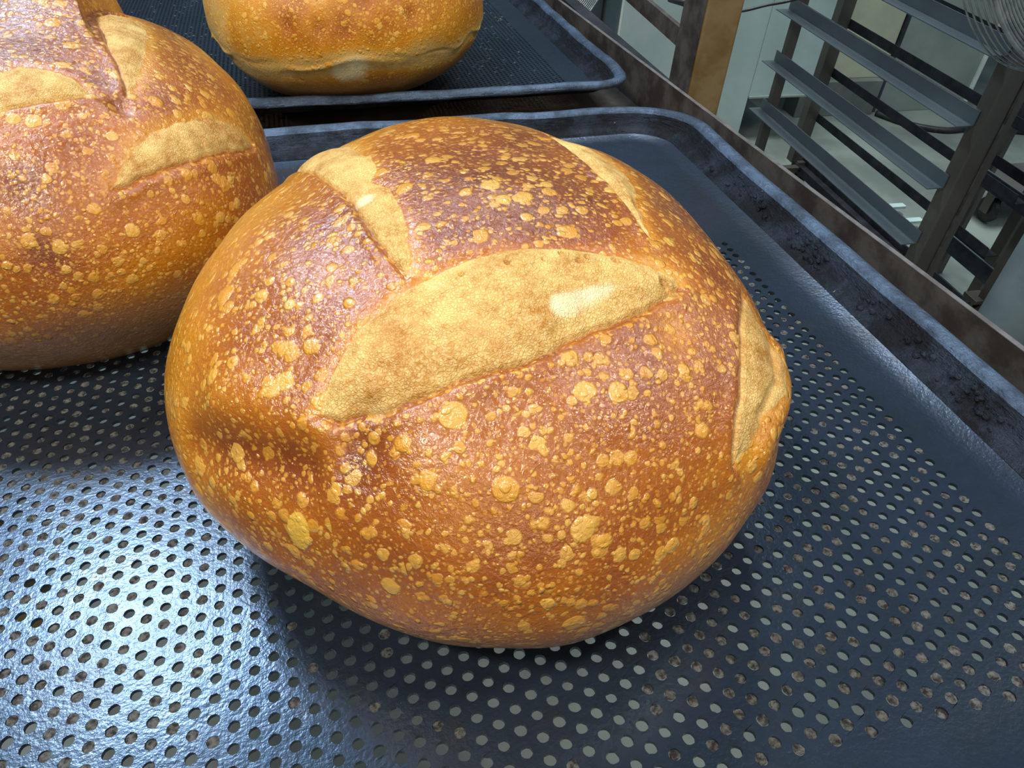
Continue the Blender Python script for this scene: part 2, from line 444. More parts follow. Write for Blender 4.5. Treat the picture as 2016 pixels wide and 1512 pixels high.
    me.loops.add(len(L)); me.loops.foreach_set('vertex_index', L)
    st = np.concatenate([np.arange(len(tri)) * 3, len(tri) * 3 + np.arange(len(quad)) * 4]).astype(np.int32)
    me.polygons.add(len(st)); me.polygons.foreach_set('loop_start', st); me.polygons.foreach_set('use_smooth', np.concatenate([smt, np.zeros(len(quad), bool)]))
    me.update(calc_edges=True); me.materials.append(M_pan)
    o = bpy.data.objects.new('perforated_floor', me); COL.objects.link(o); o.parent = root
    # burnt crumbs stuck in some of the holes
    PV = []; PF = []
    for x, y, r in plugs:
        X, Y = warp(x, y, 0.0); b0 = len(PV); n = 7; z0 = g.choice((-0.0006, -0.0004, 0.0, 0.0001))
        for rr, zz in ((1.02, -0.0001), (0.7, 0.00025), (0.3, 0.0004)):
            for s in range(n):
                a = 2 * math.pi * s / n
                k = rr * g.uniform(0.82, 1.12); PV.append((X + r * k * math.cos(a), Y + r * k * math.sin(a), z0 + zz * g.uniform(0.2, 1.6)))
        PV.append((X, Y, z0 + 0.0004))
        for q in range(2):
            for s in range(n):
                i0 = b0 + q * n
                PF.append((i0 + s, i0 + (s + 1) % n, i0 + n + (s + 1) % n)); PF.append((i0 + s, i0 + n + (s + 1) % n, i0 + n + s))
        for s in range(n): PF.append((b0 + 2 * n + s, b0 + 2 * n + (s + 1) % n, b0 + 3 * n))
    if PV:
        o = np_mesh('burnt_crumbs', np.array(PV), np.array(PF), M_plug, root, False); o['kind'] = 'stuff'
    return root

front = empty('perforated_tray', Matrix.Identity(4))
tag(front, 'dark perforated baking tray in the foreground under the scored loaf', 'tray', 'perforated baking trays on the rack')
def warpF(x, y, t):
    return x + (-0.024 + 0.006 * t) * (y - 0.15), y - (0.036 + 0.036 * t) * (x - 0.15) * (y > 0) * np.clip(y / 0.36, 0, 1)
def lumps(root):
    g = random.Random(9); PV = []; PF = []
    for q in range(90):
        y = g.uniform(-0.05, 0.30); d = g.uniform(0.004, 0.011)
        if g.random() < .5: y = g.choice((0.03, 0.10, 0.16, 0.23)) + g.gauss(0, 0.012)
        x = 0.2985 + d; z = 0.0028 + d * 0.95 - 0.0008; z = min(z, 0.0135)
        X, Y = warpF(x, y, z / 0.0175); rr = g.uniform(0.0006, 0.0018); b = len(PV); n = 6
        for k, (s1, h1) in enumerate(((1, 0.0), (0.75, 0.55), (0.3, 0.85))):
            for i in range(n):
                a = 2 * math.pi * i / n; m = rr * s1 * g.uniform(0.75, 1.2)
                PV.append((X + m * math.cos(a) * 0.7 - rr * h1 * 0.6, Y + m * math.sin(a) * 1.3, z + m * math.cos(a) * 0.7 + rr * h1 * 0.6))
        for k in range(2):
            for i in range(n): PF.append((b + k * n + i, b + k * n + (i + 1) % n, b + (k + 1) * n + (i + 1) % n)); PF.append((b + k * n + i, b + (k + 1) * n + (i + 1) % n, b + (k + 1) * n + i))
        for i in range(1, n - 1): PF.append((b + 2 * n, b + 2 * n + i, b + 2 * n + i + 1))
    o = np_mesh('carbon_lumps', np.array(PV), np.array(PF), M_wall, root); o['kind'] = 'stuff'
def clogF(x, y):
    d = math.hypot((x - 0.06), (y + 0.02) * 1.0)
    p = 0.06
    if x < -0.015: p = 0.55
    if x < -0.05: p = 0.8
    if x > 0.115: p = 0.3
    if x > 0.135 and y < 0.02: p = 0.75
    if x > 0.165 and y < 0.02: p = 0.45
    if x > 0.17 and y > 0.02: p = 0.38
    if x > 0.19 and y < -0.075: p = 0.95
    if y > 0.15: p = 0.6
    return p
make_tray(front, -0.37, 0.2985, -0.115, 0.3665, 0.030, warpF, 0.007, 0.00192, -0.35, 0.2712, -0.098, 0.195, 14, clogF, 3)
lumps(front)
rear = empty('perforated_tray', Matrix.Identity(4))
tag(rear, 'finely perforated baking tray behind, its corner beside the brown post', 'tray', 'perforated baking trays on the rack')
def warpR(x, y, t):
    return x - 0.036 * (y - 0.6), y - (0.055 + 0.05 * t) * (x - 0.15) * (1 - np.clip((y - .48) / 0.4, 0, 1))
make_tray(rear, -0.33, 0.2735, 0.462, 0.92, 0.016, warpR, 0.0047, 0.00125, -0.20, 0.252, 0.474, 0.90, 8, lambda x, y: 0.1, 5)

# ------------------------------------------------------------------ loaves
def profile(t, zr, bf, n=2.15):
    lo = t < .35
    u = np.clip(t / .35, 0, 1); th = (1 - u) * np.arccos(bf)
    r1 = np.cos(th); z1 = zr * (1 - np.sin(th) / np.sin(np.arccos(bf)))
    v = np.clip((t - .35) / .65, 0, 1) * np.pi / 2
    r2 = np.cos(v) ** (2 / n); z2 = zr + (1 - zr) * np.sin(v) ** (2 / n)
    return np.where(lo, z1, z2), np.where(lo, r1, r2)
def poly_sd(P, poly):
    """signed distance (inside positive) plus outward direction of the nearest edge"""
    poly = np.array(poly, float); n = len(poly)
    area_ = 0.5 * np.sum(poly[:, 0] * np.roll(poly[:, 1], -1) - np.roll(poly[:, 0], -1) * poly[:, 1])
    if area_ < 0: poly = poly[::-1]
    best = np.full(len(P), 1e9); nx = np.zeros(len(P)); ny = np.zeros(len(P)); inside = np.zeros(len(P), bool)
    for i in range(n):
        a, b = poly[i], poly[(i + 1) % n]; e = b - a; L = e @ e
        t = np.clip(((P - a) @ e) / L, 0, 1); d = np.hypot(*(P - a - t[:, None] * e).T)
        m = d < best; best[m] = d[m]; o = np.array([e[1], -e[0]]) / math.sqrt(L); nx[m] = o[0]; ny[m] = o[1]
        c = (a[1] > P[:, 1]) != (b[1] > P[:, 1])
        xi = a[0] + (P[:, 1] - a[1]) * e[0] / (e[1] if abs(e[1]) > 1e-12 else 1e-12)
        inside ^= c & (P[:, 0] < xi)
    return np.where(inside, best, -best), nx, ny
def sstep(x, a, b):
    t = np.clip((x - a) / (b - a), 0, 1); return t * t * (3 - 2 * t)
def seg_d(P, pts):
    best = np.full(len(P), 1e9)
    for a, b in zip(pts[:-1], pts[1:]):
        a = np.array(a); b = np.array(b); e = b - a
        t = np.clip(((P - a) @ e) / (e @ e), 0, 1); best = np.minimum(best, np.hypot(*(P - a - t[:, None] * e).T))
    return best

def make_loaf(label, p, nph, nt, seed, scores, feature, mat, bf=0.75, zr=0.4):
    root = empty('bread_loaf', Matrix.Translation((p[0], p[1], 0.0002)))
    tag(root, label, 'bread', 'round loaves on the baking trays')
    NFm = (len(p) - 4) // 2 + 1
    ph1 = np.linspace(0, 2 * np.pi, nph + 1)[:-1]; t1 = np.linspace(0, 1, nt) ** 1.0
    t1 = t1 * 0.9985
    ph, t = np.meshgrid(ph1, t1)
    a = p[3] * np.ones_like(ph)
    for n, k in enumerate(range(2, NFm + 1)): a = a + p[4 + 2 * n] * np.cos(k * ph) + p[5 + 2 * n] * np.sin(k * ph)
    z, r = profile(t, zr, bf)
    X = np.stack([a * r * np.cos(ph), a * r * np.sin(ph), p[2] * z], -1)
    Xu = np.roll(X, -1, 1) - np.roll(X, 1, 1); Xv = np.gradient(X, axis=0)
    nr = np.cross(Xu, Xv); nr /= np.linalg.norm(nr, axis=-1, keepdims=True) + 1e-12
    c = np.array([0, 0, zr * p[2]])
    d = X - c; az = np.arctan2(d[..., 1], d[..., 0]); rho = np.arctan2(np.hypot(d[..., 0], d[..., 1]), d[..., 2])
    Mp = np.stack([rho * np.cos(az), rho * np.sin(az)], -1).reshape(-1, 2)
    V = X.reshape(-1, 3); nr = nr.reshape(-1, 3); rho = rho.ravel()
    n1 = smooth_noise(seed, 16, 18, 60); n2 = smooth_noise(seed + 1, 24, 90, 260); n3 = smooth_noise(seed + 2, 24, 400, 900)
    flat = sstep(V[:, 2], 0.0, 0.02)
    disp = (n1(V) * 0.0007 + n2(V) * 0.00025) * flat
    A = dict(bake_shade=0.56 + 0 * rho, score=np.zeros(len(V)), pale=np.zeros(len(V)), spot=np.zeros(len(V)))
    A['bake_shade'] += 0.30 * sstep(-rho, -0.95, -0.2) - 0.10 * sstep(rho, 1.0, 1.6) + 0.10 * n1(V * 0.5)
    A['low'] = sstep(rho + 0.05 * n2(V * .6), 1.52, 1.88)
    edge_j = n2(V) * 0.006 + n3(V) * 0.0025
    sid = np.zeros(len(V), int) - 1
    for si, (poly, ear, lift) in enumerate(scores):
        sd, nx, ny = poly_sd(Mp, poly); sd = sd + edge_j
        w = sstep(nx * ear[0] + ny * ear[1], 0.1, 0.7)       # 1 along the lip the knife lifted
        m = sstep(sd, -0.008, 0.012)
        A['score'] = np.maximum(A['score'], m * (w * 0.0 + 1))
        sid[sd > 0] = si
        ins = np.clip(sd, 0, 1)
        disp += lift * sstep(ins, 0, 0.07) * (0.8 + 0.3 * n2(V * 0.8)) + n3(V) * 0.00012 * m
        disp += -0.0014 * w * np.exp(-((sd + 0.002) / 0.009) ** 2)
        disp += 0.0007 * w * np.exp(-((sd + 0.03) / 0.03) ** 2)
        disp += -0.0004 * (1 - w) * np.exp(-(sd / 0.02) ** 2)
        # crust close to a score is stretched and paler
        A['bake_shade'] -= 0.30 * np.exp(-(np.clip(-sd, 0, 9) / 0.05) ** 2) * (1 - w)
    disp = feature(Mp, V, rho, A, disp, n2, n3)
    V = V + nr * disp[:, None]
    V[:, 2] = np.maximum(V[:, 2], 0.0)
    nphn = nph
    i = np.arange(nphn)[None, :]; j = np.arange(nt - 1)[:, None]
    F = np.stack([j * nphn + i, j * nphn + (i + 1) % nphn, (j + 1) * nphn + (i + 1) % nphn, (j + 1) * nphn + i], -1).reshape(-1, 4)
    # shared vertex normals so that crust and scores join without a seam
    G = V.reshape(nt, nphn, 3); gu = np.roll(G, -1, 1) - np.roll(G, 1, 1); gv = np.gradient(G, axis=0)
    NN = np.cross(gu, gv).reshape(-1, 3); NN /= np.linalg.norm(NN, axis=1)[:, None] + 1e-15
    # close the top with a point and the bottom with a flat cap
    topi = len(V); V = np.vstack([V, V[-nphn:].mean(0), [0, 0, 0]]); NN = np.vstack([NN, [0, 0, 1], [0, 0, -1]])
    for k in A: A[k] = np.append(A[k], [A[k][-1], A[k][0]])
    last = (nt - 1) * nphn + np.arange(nphn)
    tri = np.concatenate([np.stack([last, np.roll(last, -1), np.full(nphn, topi)], 1), np.stack([np.roll(np.arange(nphn), -1), np.arange(nphn), np.full(nphn, topi + 1)], 1)])
    fs = sid[F]; fsid = np.where((fs >= 0).sum(1) >= 3, fs.max(1), -1)
    def emit(name, quads, tris):
        used = np.unique(np.concatenate([quads.ravel(), tris.ravel()])); mp = np.full(len(V), -1); mp[used] = np.arange(len(used))
        me = bpy.data.meshes.new(name)
        me.vertices.add(len(used)); me.vertices.foreach_set('co', V[used].astype(np.float32).ravel())
        L = np.concatenate([mp[quads].ravel(), mp[tris].ravel()]).astype(np.int32)
        me.loops.add(len(L)); me.loops.foreach_set('vertex_index', L)
        st = np.concatenate([np.arange(len(quads)) * 4, len(quads) * 4 + np.arange(len(tris)) * 3]).astype(np.int32)
        me.polygons.add(len(st)); me.polygons.foreach_set('loop_start', st); me.polygons.foreach_set('use_smooth', np.ones(len(st), bool))
        me.update(calc_edges=True)
        for k, v in A.items():
            at = me.attributes.new(k, 'FLOAT', 'POINT'); at.data.foreach_set('value', np.clip(v[used], -1, 2).astype(np.float32))
        me.normals_split_custom_set_from_vertices(NN[used].tolist())
        me.materials.append(mat)
        o = bpy.data.objects.new(name, me); COL.objects.link(o); o.parent = root
        return o
    e3 = np.zeros((0, 3), int)
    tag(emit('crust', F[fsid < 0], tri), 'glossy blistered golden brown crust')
    for si in range(len(scores)):
        q = F[fsid == si]
        if len(q): tag(emit('score_cut', q, e3), 'pale torn dough opened along the score')
    return root

def spot(Mp, x, y, r): return np.hypot(Mp[:, 0] - x, Mp[:, 1] - y) / r

def feat1(Mp, V, rho, A, disp, n2, n3):
    # creased fold low on the left flank, its shading painted into the colour
    d = seg_d(Mp, [(-1.18, -0.72), (-1.062, -0.813), (-0.887, -0.96), (-0.736, -1.042)])
    disp = disp - 0.0032 * np.exp(-(d / 0.08) ** 2); A['bake_shade'] += 0.26 * np.exp(-(d / 0.08) ** 2)
    d = seg_d(Mp, [(-0.98, -0.70), (-0.80, -0.86), (-0.66, -0.96)]); disp = disp + 0.0022 * np.exp(-(d / 0.08) ** 2)
    # yellow blister spot, pale orange blotch, pores
    s = spot(Mp, -0.835, -1.175, 0.056); A['spot'] = np.maximum(A['spot'], 1 - sstep(s, 0.7, 1.15)); disp = disp + 0.0007 * np.exp(-s ** 4)
    s = spot(Mp, 0.527, -0.892, 0.10); A['bake_shade'] -= 0.35 * np.exp(-s ** 2); disp = disp - 0.001 * np.exp(-s ** 2)
    for x, y, r, dp in [(0.561, -0.739, 0.021, 0.0018), (-0.133, -0.697, 0.011, 0.0014), (0.03, -0.685, 0.011, 0.0014), (0.236, -0.654, 0.013, 0.0015), (0.321, -0.672, 0.013, 0.0015), (0.417, -0.678, 0.015, 0.0015), (0.28, -0.69, 0.010, 0.001), (0.16, -0.68, 0.009, 0.001)]:
        s = spot(Mp, x, y, r); disp = disp - dp * (1 - sstep(s, 0.7, 1.1)) + 0.0004 * np.exp(-((s - 1.35) / 0.3) ** 2)
    s = spot(Mp, 0.561, -0.739, 0.045); A['score'] = np.maximum(A['score'], 1 - sstep(s, 0.8, 1.3))
    # white dough showing in two scores
    d = seg_d(Mp, [(0.163, -0.831), (0.255, -0.812), (0.357, -0.777)]); A['pale'] = np.maximum(A['pale'], 1 - sstep(d + 0.016 * n2(V) + 0.012 * n2(V[:, ::-1] * 1.7), 0.01, 0.075))
    s = spot(Mp, -0.44, -0.159, 0.05); A['pale'] = np.maximum(A['pale'], 1 - sstep(s, 0.3, 1.3))
    s = spot(Mp, -0.44, -0.98, 0.10); A['pale'] = np.maximum(A['pale'], 0.45 * np.exp(-s ** 2))
    # swollen lip beyond the right-hand score, wrinkles in it
    d = seg_d(Mp, [(1.13, -0.74), (1.08, -0.86), (0.96, -1.0), (0.80, -1.15)]); disp = disp + 0.0030 * np.exp(-(d / 0.055) ** 2)
    d = seg_d(Mp, [(1.03, -0.79), (0.93, -0.93), (0.80, -1.06)]); disp = disp - 0.0018 * np.exp(-(d / 0.014) ** 2)
    # blunt ridge in front of the central score, dip coloured darker at its foot
    s = spot(Mp, -0.545, -1.06, 0.09); disp = disp - 0.0022 * np.exp(-s ** 2); A['bake_shade'] += 0.25 * np.exp(-s ** 2)
    s = spot(Mp, -0.64, -1.0, 0.10); A['bake_shade'] -= 0.30 * np.exp(-s ** 2)
    s = spot(Mp, 0.62, -0.66, 0.14); A['bake_shade'] -= 0.22 * np.exp(-s ** 2)
    A['bake_shade'] -= 0.16 * sstep(-Mp[:, 0], 0.7, 1.1)
    # the stretched shoulder notch at the back left
    return disp
def feat2(Mp, V, rho, A, disp, n2, n3):
    s = spot(Mp, 0.679, -0.678, 0.05); disp = disp - 0.0038 * np.exp(-s ** 2); A['bake_shade'] += 0.12 * np.exp(-s ** 2)
    for x, y in ((0.316, -1.378), (0.264, -1.138), (0.581, -0.56)):
        s = spot(Mp, x, y, 0.10); A['bake_shade'] += 0.28 * np.exp(-s ** 2); disp = disp - 0.0012 * np.exp(-s ** 2)
    A['bake_shade'] += 0.08
    # the crown has split higher behind the left-hand side of the back score
    e = 0.50 + 0.30 * np.clip(-Mp[:, 1], -0.2, 0.7) - 0.0 * Mp[:, 0]
    lobe = sstep(e - Mp[:, 0], -0.015, 0.03) * sstep(Mp[:, 0], -0.9, 0.25) * sstep(Mp[:, 1], -0.30, 0.34) * (1 - sstep(Mp[:, 1], 0.75, 1.3))
    disp = disp + 0.0125 * lobe
    return disp
def feat3(Mp, V, rho, A, disp, n2, n3):
    for x, y, r in ((-0.568, -1.306, 0.06), (-0.082, -1.44, 0.09), (0.127, -1.308, 0.07), (-0.30, -1.40, .06), (0.55, -1.3, .06)):
        s = spot(Mp, x, y, r); A['bake_shade'] += 0.20 * np.exp(-s ** 2); disp = disp - 0.0016 * np.exp(-s ** 2)
    A['bake_shade'] -= 0.22
    az = np.arctan2(Mp[:, 1], Mp[:, 0])
    seam = 1.67 + 0.03 * np.sin(az * 5) + 0.012 * np.sin(az * 13)
    A['bake_shade'] -= 0.45 * np.exp(-((rho - seam) / 0.08) ** 2) * (az < 0)
    seam = seam + 0.02 * n2(V); disp = disp + 0.0009 * np.exp(-((rho - seam) / 0.02) ** 2) * (1 + n2(V)) - 0.0008 * np.exp(-((rho - seam - 0.06) / 0.05) ** 2)
    A['low'] = sstep(rho, 1.74, 1.95)
    d = seg_d(Mp, [(-0.20, -1.72), (0.02, -1.72)]); A['pale'] = np.maximum(A['pale'], 0.9 * (1 - sstep(d + 0.03 * n2(V), 0.04, 0.20)))
    A['score'] = np.maximum(A['score'], 0.55 * np.exp(-((rho - seam - 0.04) / 0.05) ** 2) * (az < 0))
    s = spot(Mp, -0.244, -1.189, 0.10); A['bake_shade'] -= 0.3 * np.exp(-s ** 2)
    return disp

P1 = [0.09393, 0.06651, 0.12228, 0.11641, -0.01006, -0.00052, -0.00348, -0.00288, 0.00208, 0.00075, 8e-05, 0.00136, -0.00134, 0.00101]
P2 = [-0.0939, 0.245, 0.1338, 0.11625, -0.0018, -0.00018, -0.00236, -0.00018, -0.00194, -0.00061, -0.00078, -0.00091, 0.00104, -0.00042]
P3 = [0.07494, 0.55094, 0.12514, 0.1183, -0.00036, -0.00037, 0.00035, 0.00081, -0.00082, -0.00083, 0.00064, 0.00204, -0.00044, -0.00118]
S1 = [[-0.631, -0.922], [-0.597, -0.861], [-0.531, -0.809], [-0.457, -0.743], [-0.347, -0.686], [-0.235, -0.663], [-0.084, -0.638], [0.067, -0.628], [0.22, -0.621], [0.345, -0.633], [0.445, -0.653], [0.546, -0.675], [0.613, -0.702], [0.615, -0.735], [0.556, -0.781], [0.451, -0.835], [0.323, -0.893], [0.211, -0.926], [0.085, -0.959], [-0.047, -0.979], [-0.161, -0.992], [-0.256, -1.0], [-0.336, -1.004], [-0.419, -1.006], [-0.502, -0.997], [-0.586, -0.977], [-0.639, -0.948]]
S2 = [[-0.72, 0.72], [-0.56, 0.84], [-0.447, 0.585], [-0.391, 0.321], [-0.382, 0.103], [-0.399, 0.015], [-0.327, -0.089], [-0.306, -0.264], [-0.302, -0.428], [-0.306, -0.561], [-0.324, -0.644], [-0.362, -0.551], [-0.417, -0.41], [-0.465, -0.26], [-0.515, -0.067], [-0.59, 0.16], [-0.655, 0.45]]
S3 = [[0.517, 0.539], [0.55, 0.261], [0.585, 0.032], [0.613, -0.16], [0.609, -0.329], [0.605, -0.448], [0.611, -0.538], [0.656, -0.397], [0.69, -0.252], [0.755, -0.076], [0.763, 0.116], [0.719, 0.26], [0.658, 0.398], [0.586, 0.507]]
S4 = [[0.96, -0.614], [0.988, -0.663], [1.051, -0.734], [1.114, -0.785], [0.966, -0.938], [0.876, -1.023], [0.79, -1.097], [0.709, -1.156], [0.649, -1.201], [0.66, -1.145], [0.708, -1.05], [0.763, -0.931], [0.824, -0.807]]
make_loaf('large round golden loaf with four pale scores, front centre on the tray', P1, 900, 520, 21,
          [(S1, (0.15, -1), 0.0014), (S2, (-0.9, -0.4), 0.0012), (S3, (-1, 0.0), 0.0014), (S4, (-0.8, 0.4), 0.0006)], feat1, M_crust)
T1 = [[0.476, 0.29], [0.511, 0.419], [0.588, 0.501], [0.686, 0.412], [0.757, 0.112], [0.772, -0.27], [0.764, -0.43], [0.726, -0.58], [0.701, -0.605], [0.678, -0.489], [0.642, -0.352], [0.602, -0.154], [0.539, 0.104]]
T2 = [[-0.25, -0.66], [0.0, -0.63], [0.183, -0.61], [0.264, -0.549], [0.373, -0.552], [0.479, -0.581], [0.551, -0.651], [0.541, -0.687], [0.442, -0.731], [0.322, -0.781], [0.2, -0.827], [0.0, -0.86], [-0.25, -0.84]]
T3 = [[0.609, -1.073], [0.654, -0.985], [0.73, -0.87], [0.816, -0.742], [0.926, -0.619], [1.044, -0.49], [1.148, -0.418], [1.236, -0.376], [1.297, -0.391], [1.235, -0.502], [1.089, -0.678], [0.964, -0.799], [0.85, -0.9], [0.764, -0.983], [0.679, -1.054], [0.628, -1.086]]
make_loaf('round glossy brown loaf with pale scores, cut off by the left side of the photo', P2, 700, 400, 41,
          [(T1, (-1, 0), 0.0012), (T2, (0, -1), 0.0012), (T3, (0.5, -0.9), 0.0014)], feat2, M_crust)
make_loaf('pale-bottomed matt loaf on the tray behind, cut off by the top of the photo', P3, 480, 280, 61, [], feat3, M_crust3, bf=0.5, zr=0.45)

# ------------------------------------------------------------------ own rack holding the trays
rack = empty('baking_rack', Matrix.Identity(4))
tag(rack, 'brown steel rack shelf carrying the two trays, with a tan corner post', 'rack')
def along(bm_prof, a, b, name, mat, parent, bev=0.0):
    """prism of (x,z) outline from point a to point b (world)"""
    a = Vector(a); b = Vector(b); d = (b - a); L = d.length; y = d.normalized()
    x = y.cross(Vector((0, 0, 1))).normalized(); z = x.cross(y)
    m = Matrix((x, y, z)).transposed().to_4x4(); m.translation = a
    bm = bmesh.new(); prism_y(bm, bm_prof, 0, L, bev); bmesh.ops.transform(bm, matrix=m, verts=bm.verts)
    return link_bm(name, bm, mat, parent)
a0, a1 = (0.3595, -0.25, 0.0175), (0.2925, 0.95, 0.0175)
th = 0.0028
along([(0, 0), (th, 0), (th, -0.040), (-0.045, -0.040), (-0.045, -0.040 + th), (0, -0.040 + th)], a0, a1, 'shelf_rail', M_iron, rack)
tag(along([(-0.0001, 0), (th + 0.0001, 0), (th + 0.0001, 0.0004), (-0.0001, 0.0004)], a0, a1, 'edge_highlight', M_edge, rack), 'painted highlight along the top edge of the rail')  # thin pale strip painting the highlight on the rail's top edge
lft = along([(0, 0), (-th, 0), (-th, -0.040), (0.045, -0.040), (0.045, -0.040 + th), (0, -0.040 + th)], (-0.405, -0.25, 0.0175), (-0.415, 0.95, 0.0175), 'shelf_rail', M_iron, rack)
along([(-0.14, 0), (0.05, 0), (0.05, -0.003), (-0.14, -0.003)], (-0.41, 0.50, -0.0195), (0.285, 0.47, -0.0195), 'cross_bar', M_brown, rack)
along([(0, 0), (0.005, 0), (0.005, -0.018), (0, -0.018)], (-0.41, 0.462, -0.0015), (0.27, 0.425, -0.0015), 'cross_bar', M_brown, rack)
# lower shelf rail and upper neighbour rail
along([(0, 0), (0.016, 0), (0.016, -0.004), (0.004, -0.004), (0.004, -0.03), (0, -0.03)], (0.362, 0.0, -0.022), (0.362, 1.0, -0.022), 'shelf_rail', M_black, rack)
def local_box(name, dims, mat, parent, bev=0.0):
    bm = bmesh.new(); box(bm, *dims, bev); bmesh.ops.transform(bm, matrix=MR, verts=bm.verts)
    return link_bm(name, bm, mat, parent)
local_box('slide_rail', (-0.803, -0.798, -0.452, 0.3, 0.163, 0.179), M_iron, rack)
bm = bmesh.new(); box(bm, -0.82, -0.7875, -0.494, -0.453, FZ, 0.55, 0.002); bmesh.ops.transform(bm, matrix=MR, verts=bm.verts)
po = link_bm('post', bm, M_tan, rack); tag(po, 'tan stained square post')
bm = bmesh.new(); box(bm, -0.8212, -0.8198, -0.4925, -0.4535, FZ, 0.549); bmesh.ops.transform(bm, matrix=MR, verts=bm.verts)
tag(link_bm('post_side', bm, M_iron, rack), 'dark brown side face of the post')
for px, py in ((-1.56, -0.494), (-1.56, 0.45), (-0.82, 0.45), (-0.82, -1.25), (-1.56, -1.25)):
    local_box('post', (px, px + 0.0325, py, py + 0.04, FZ, 0.12), M_tan, rack, 0.002)

# ------------------------------------------------------------------ cable across the cabinet
def local_tube(name, pts, r, mat, parent=None, n=10):
    # smooth with catmull-rom
    P = [Vector(q) for q in pts]; out = []
    for i in range(len(P) - 1):
        p0 = P[max(i - 1, 0)]; p1 = P[i]; p2 = P[i + 1]; p3 = P[min(i + 2, len(P) - 1)]
        for k in range(8):
            t = k / 8
            out.append(0.5 * ((2 * p1) + (p2 - p0) * t + (2 * p0 - 5 * p1 + 4 * p2 - p3) * t * t + (3 * p1 - p0 - 3 * p2 + p3) * t ** 3))
    out.append(P[-1])
    bm = bmesh.new(); tube(bm, out, r, n); bmesh.ops.transform(bm, matrix=MR, verts=bm.verts)
    return link_bm(name, bm, mat, parent, smooth=True)
tag(local_tube('power_cable', [(-0.58, -0.1, 0.10), (-0.53, 0.2, 0.03), (-0.4632, 0.3, -0.0044), (-0.40, 0.3, -0.020), (-0.3374, 0.3, -0.0174), (-0.2852, 0.3, -0.0069), (-0.2342, 0.3, 0.0018), (-0.18, 0.29, 0.025), (-0.13, 0.26, 0.10), (-0.12, 0.2, 0.25)], 0.0028, M_rubber),
    'thin black cable hanging in front of the pale cabinet', 'cable')

# ------------------------------------------------------------------ tray racks behind
def angle(name, parent, x, y0, y1, z, flange, up, side, mat, edge=True):
    """L-section slide: fold line at (x,z), horizontal flange to one side, web going up"""
    t = 0.0018; s = side
    bm = bmesh.new()
    prism_y(bm, [(x, z), (x + s * flange, z), (x + s * flange, z + t), (x - s * -t * 0 + 0.0, z + t)] if False else
            [(x, z), (x + s * flange, z), (x + s * flange, z + t), (x + s * t, z + t), (x + s * t, z + up), (x, z + up)], y0, y1)
    bmesh.ops.transform(bm, matrix=MR, verts=bm.verts)
    return link_bm(name, bm, mat, parent)
s_, bx, bz = 0.1214, 0.185, -0.026
r1 = empty('tray_rack', MR.copy()); tag(r1, 'empty grey steel tray rack with angled slides, nearest of the racks behind', 'rack', 'empty tray racks behind')
def child_box(name, dims, mat, parent, bev=0.0):
    bm = bmesh.new(); box(bm, *dims, bev); o = link_bm(name, bm, mat); o.parent = parent; return o
def child_prof(name, prof, y0, y1, mat, parent):
    bm = bmesh.new(); prism_y(bm, prof, y0, y1); o = link_bm(name, bm, mat); o.parent = parent; return o
def Lprof(x, z, fl, up, s, t=0.0018): return [(x, z), (x + s * fl, z), (x + s * fl, z + t), (x + s * t, z + t), (x + s * t, z + up), (x, z + up)]
for k in range(-2, 5):
    z = -s_ * k
    child_prof('slide', Lprof(-0.001, z, 0.036, 0.027, -1), -0.012, 0.665, M_slide, r1)
    child_prof('slide', Lprof(bx + 0.001, z + bz - 0.022, 0.034, 0.022, 1), -0.012, 0.69, M_black, r1)
tag(child_prof('pale_lip', [(-0.0012, -s_ + 0.027), (0.0, -s_ + 0.027), (0.0, -s_ + 0.0285), (-0.0012, -s_ + 0.0285)], -0.012, 0.665, M_edge, r1), 'bright lip of a slide')  # thin brighter strip along the top of one slide
child_box('post', (0.0, 0.026, 0.632, 0.647, FZ + 0.09, 0.5), M_post, r1, 0.001)
child_box('post', (bx - 0.036, bx, 0.672, 0.700, FZ + 0.09, 0.5), M_post, r1, 0.001)
child_box('post', (0.0, 0.060, -0.032, 0.004, FZ + 0.05, 0.5), M_post, r1, 0.003)
child_box('post_fold', (0.036, 0.042, -0.0345, -0.032, FZ + 0.05, 0.5), M_iron, r1, 0.001)
child_box('post', (bx + 0.06, bx + 0.085, -0.032, 0.0, FZ + 0.05, 0.5), M_post, r1, 0.002)
child_box('base_rail', (0.0, 0.02, 0.0, 0.65, -0.53, -0.505), M_iron, r1, 0.001)
child_box('base_rail', (bx - 0.02, bx, 0.0, 0.69, -0.555, -0.532), M_black, r1, 0.001)
child_box('cross_rail', (0.0, bx, 0.65, 0.67, -0.55, -0.535), M_post, r1, 0.001)
for y in (0.42, 0.50):
    child_box('cross_rail', (0.02, 0.44, y, y + 0.02, -0.60, -0.592), M_cab, r1, 0.001)
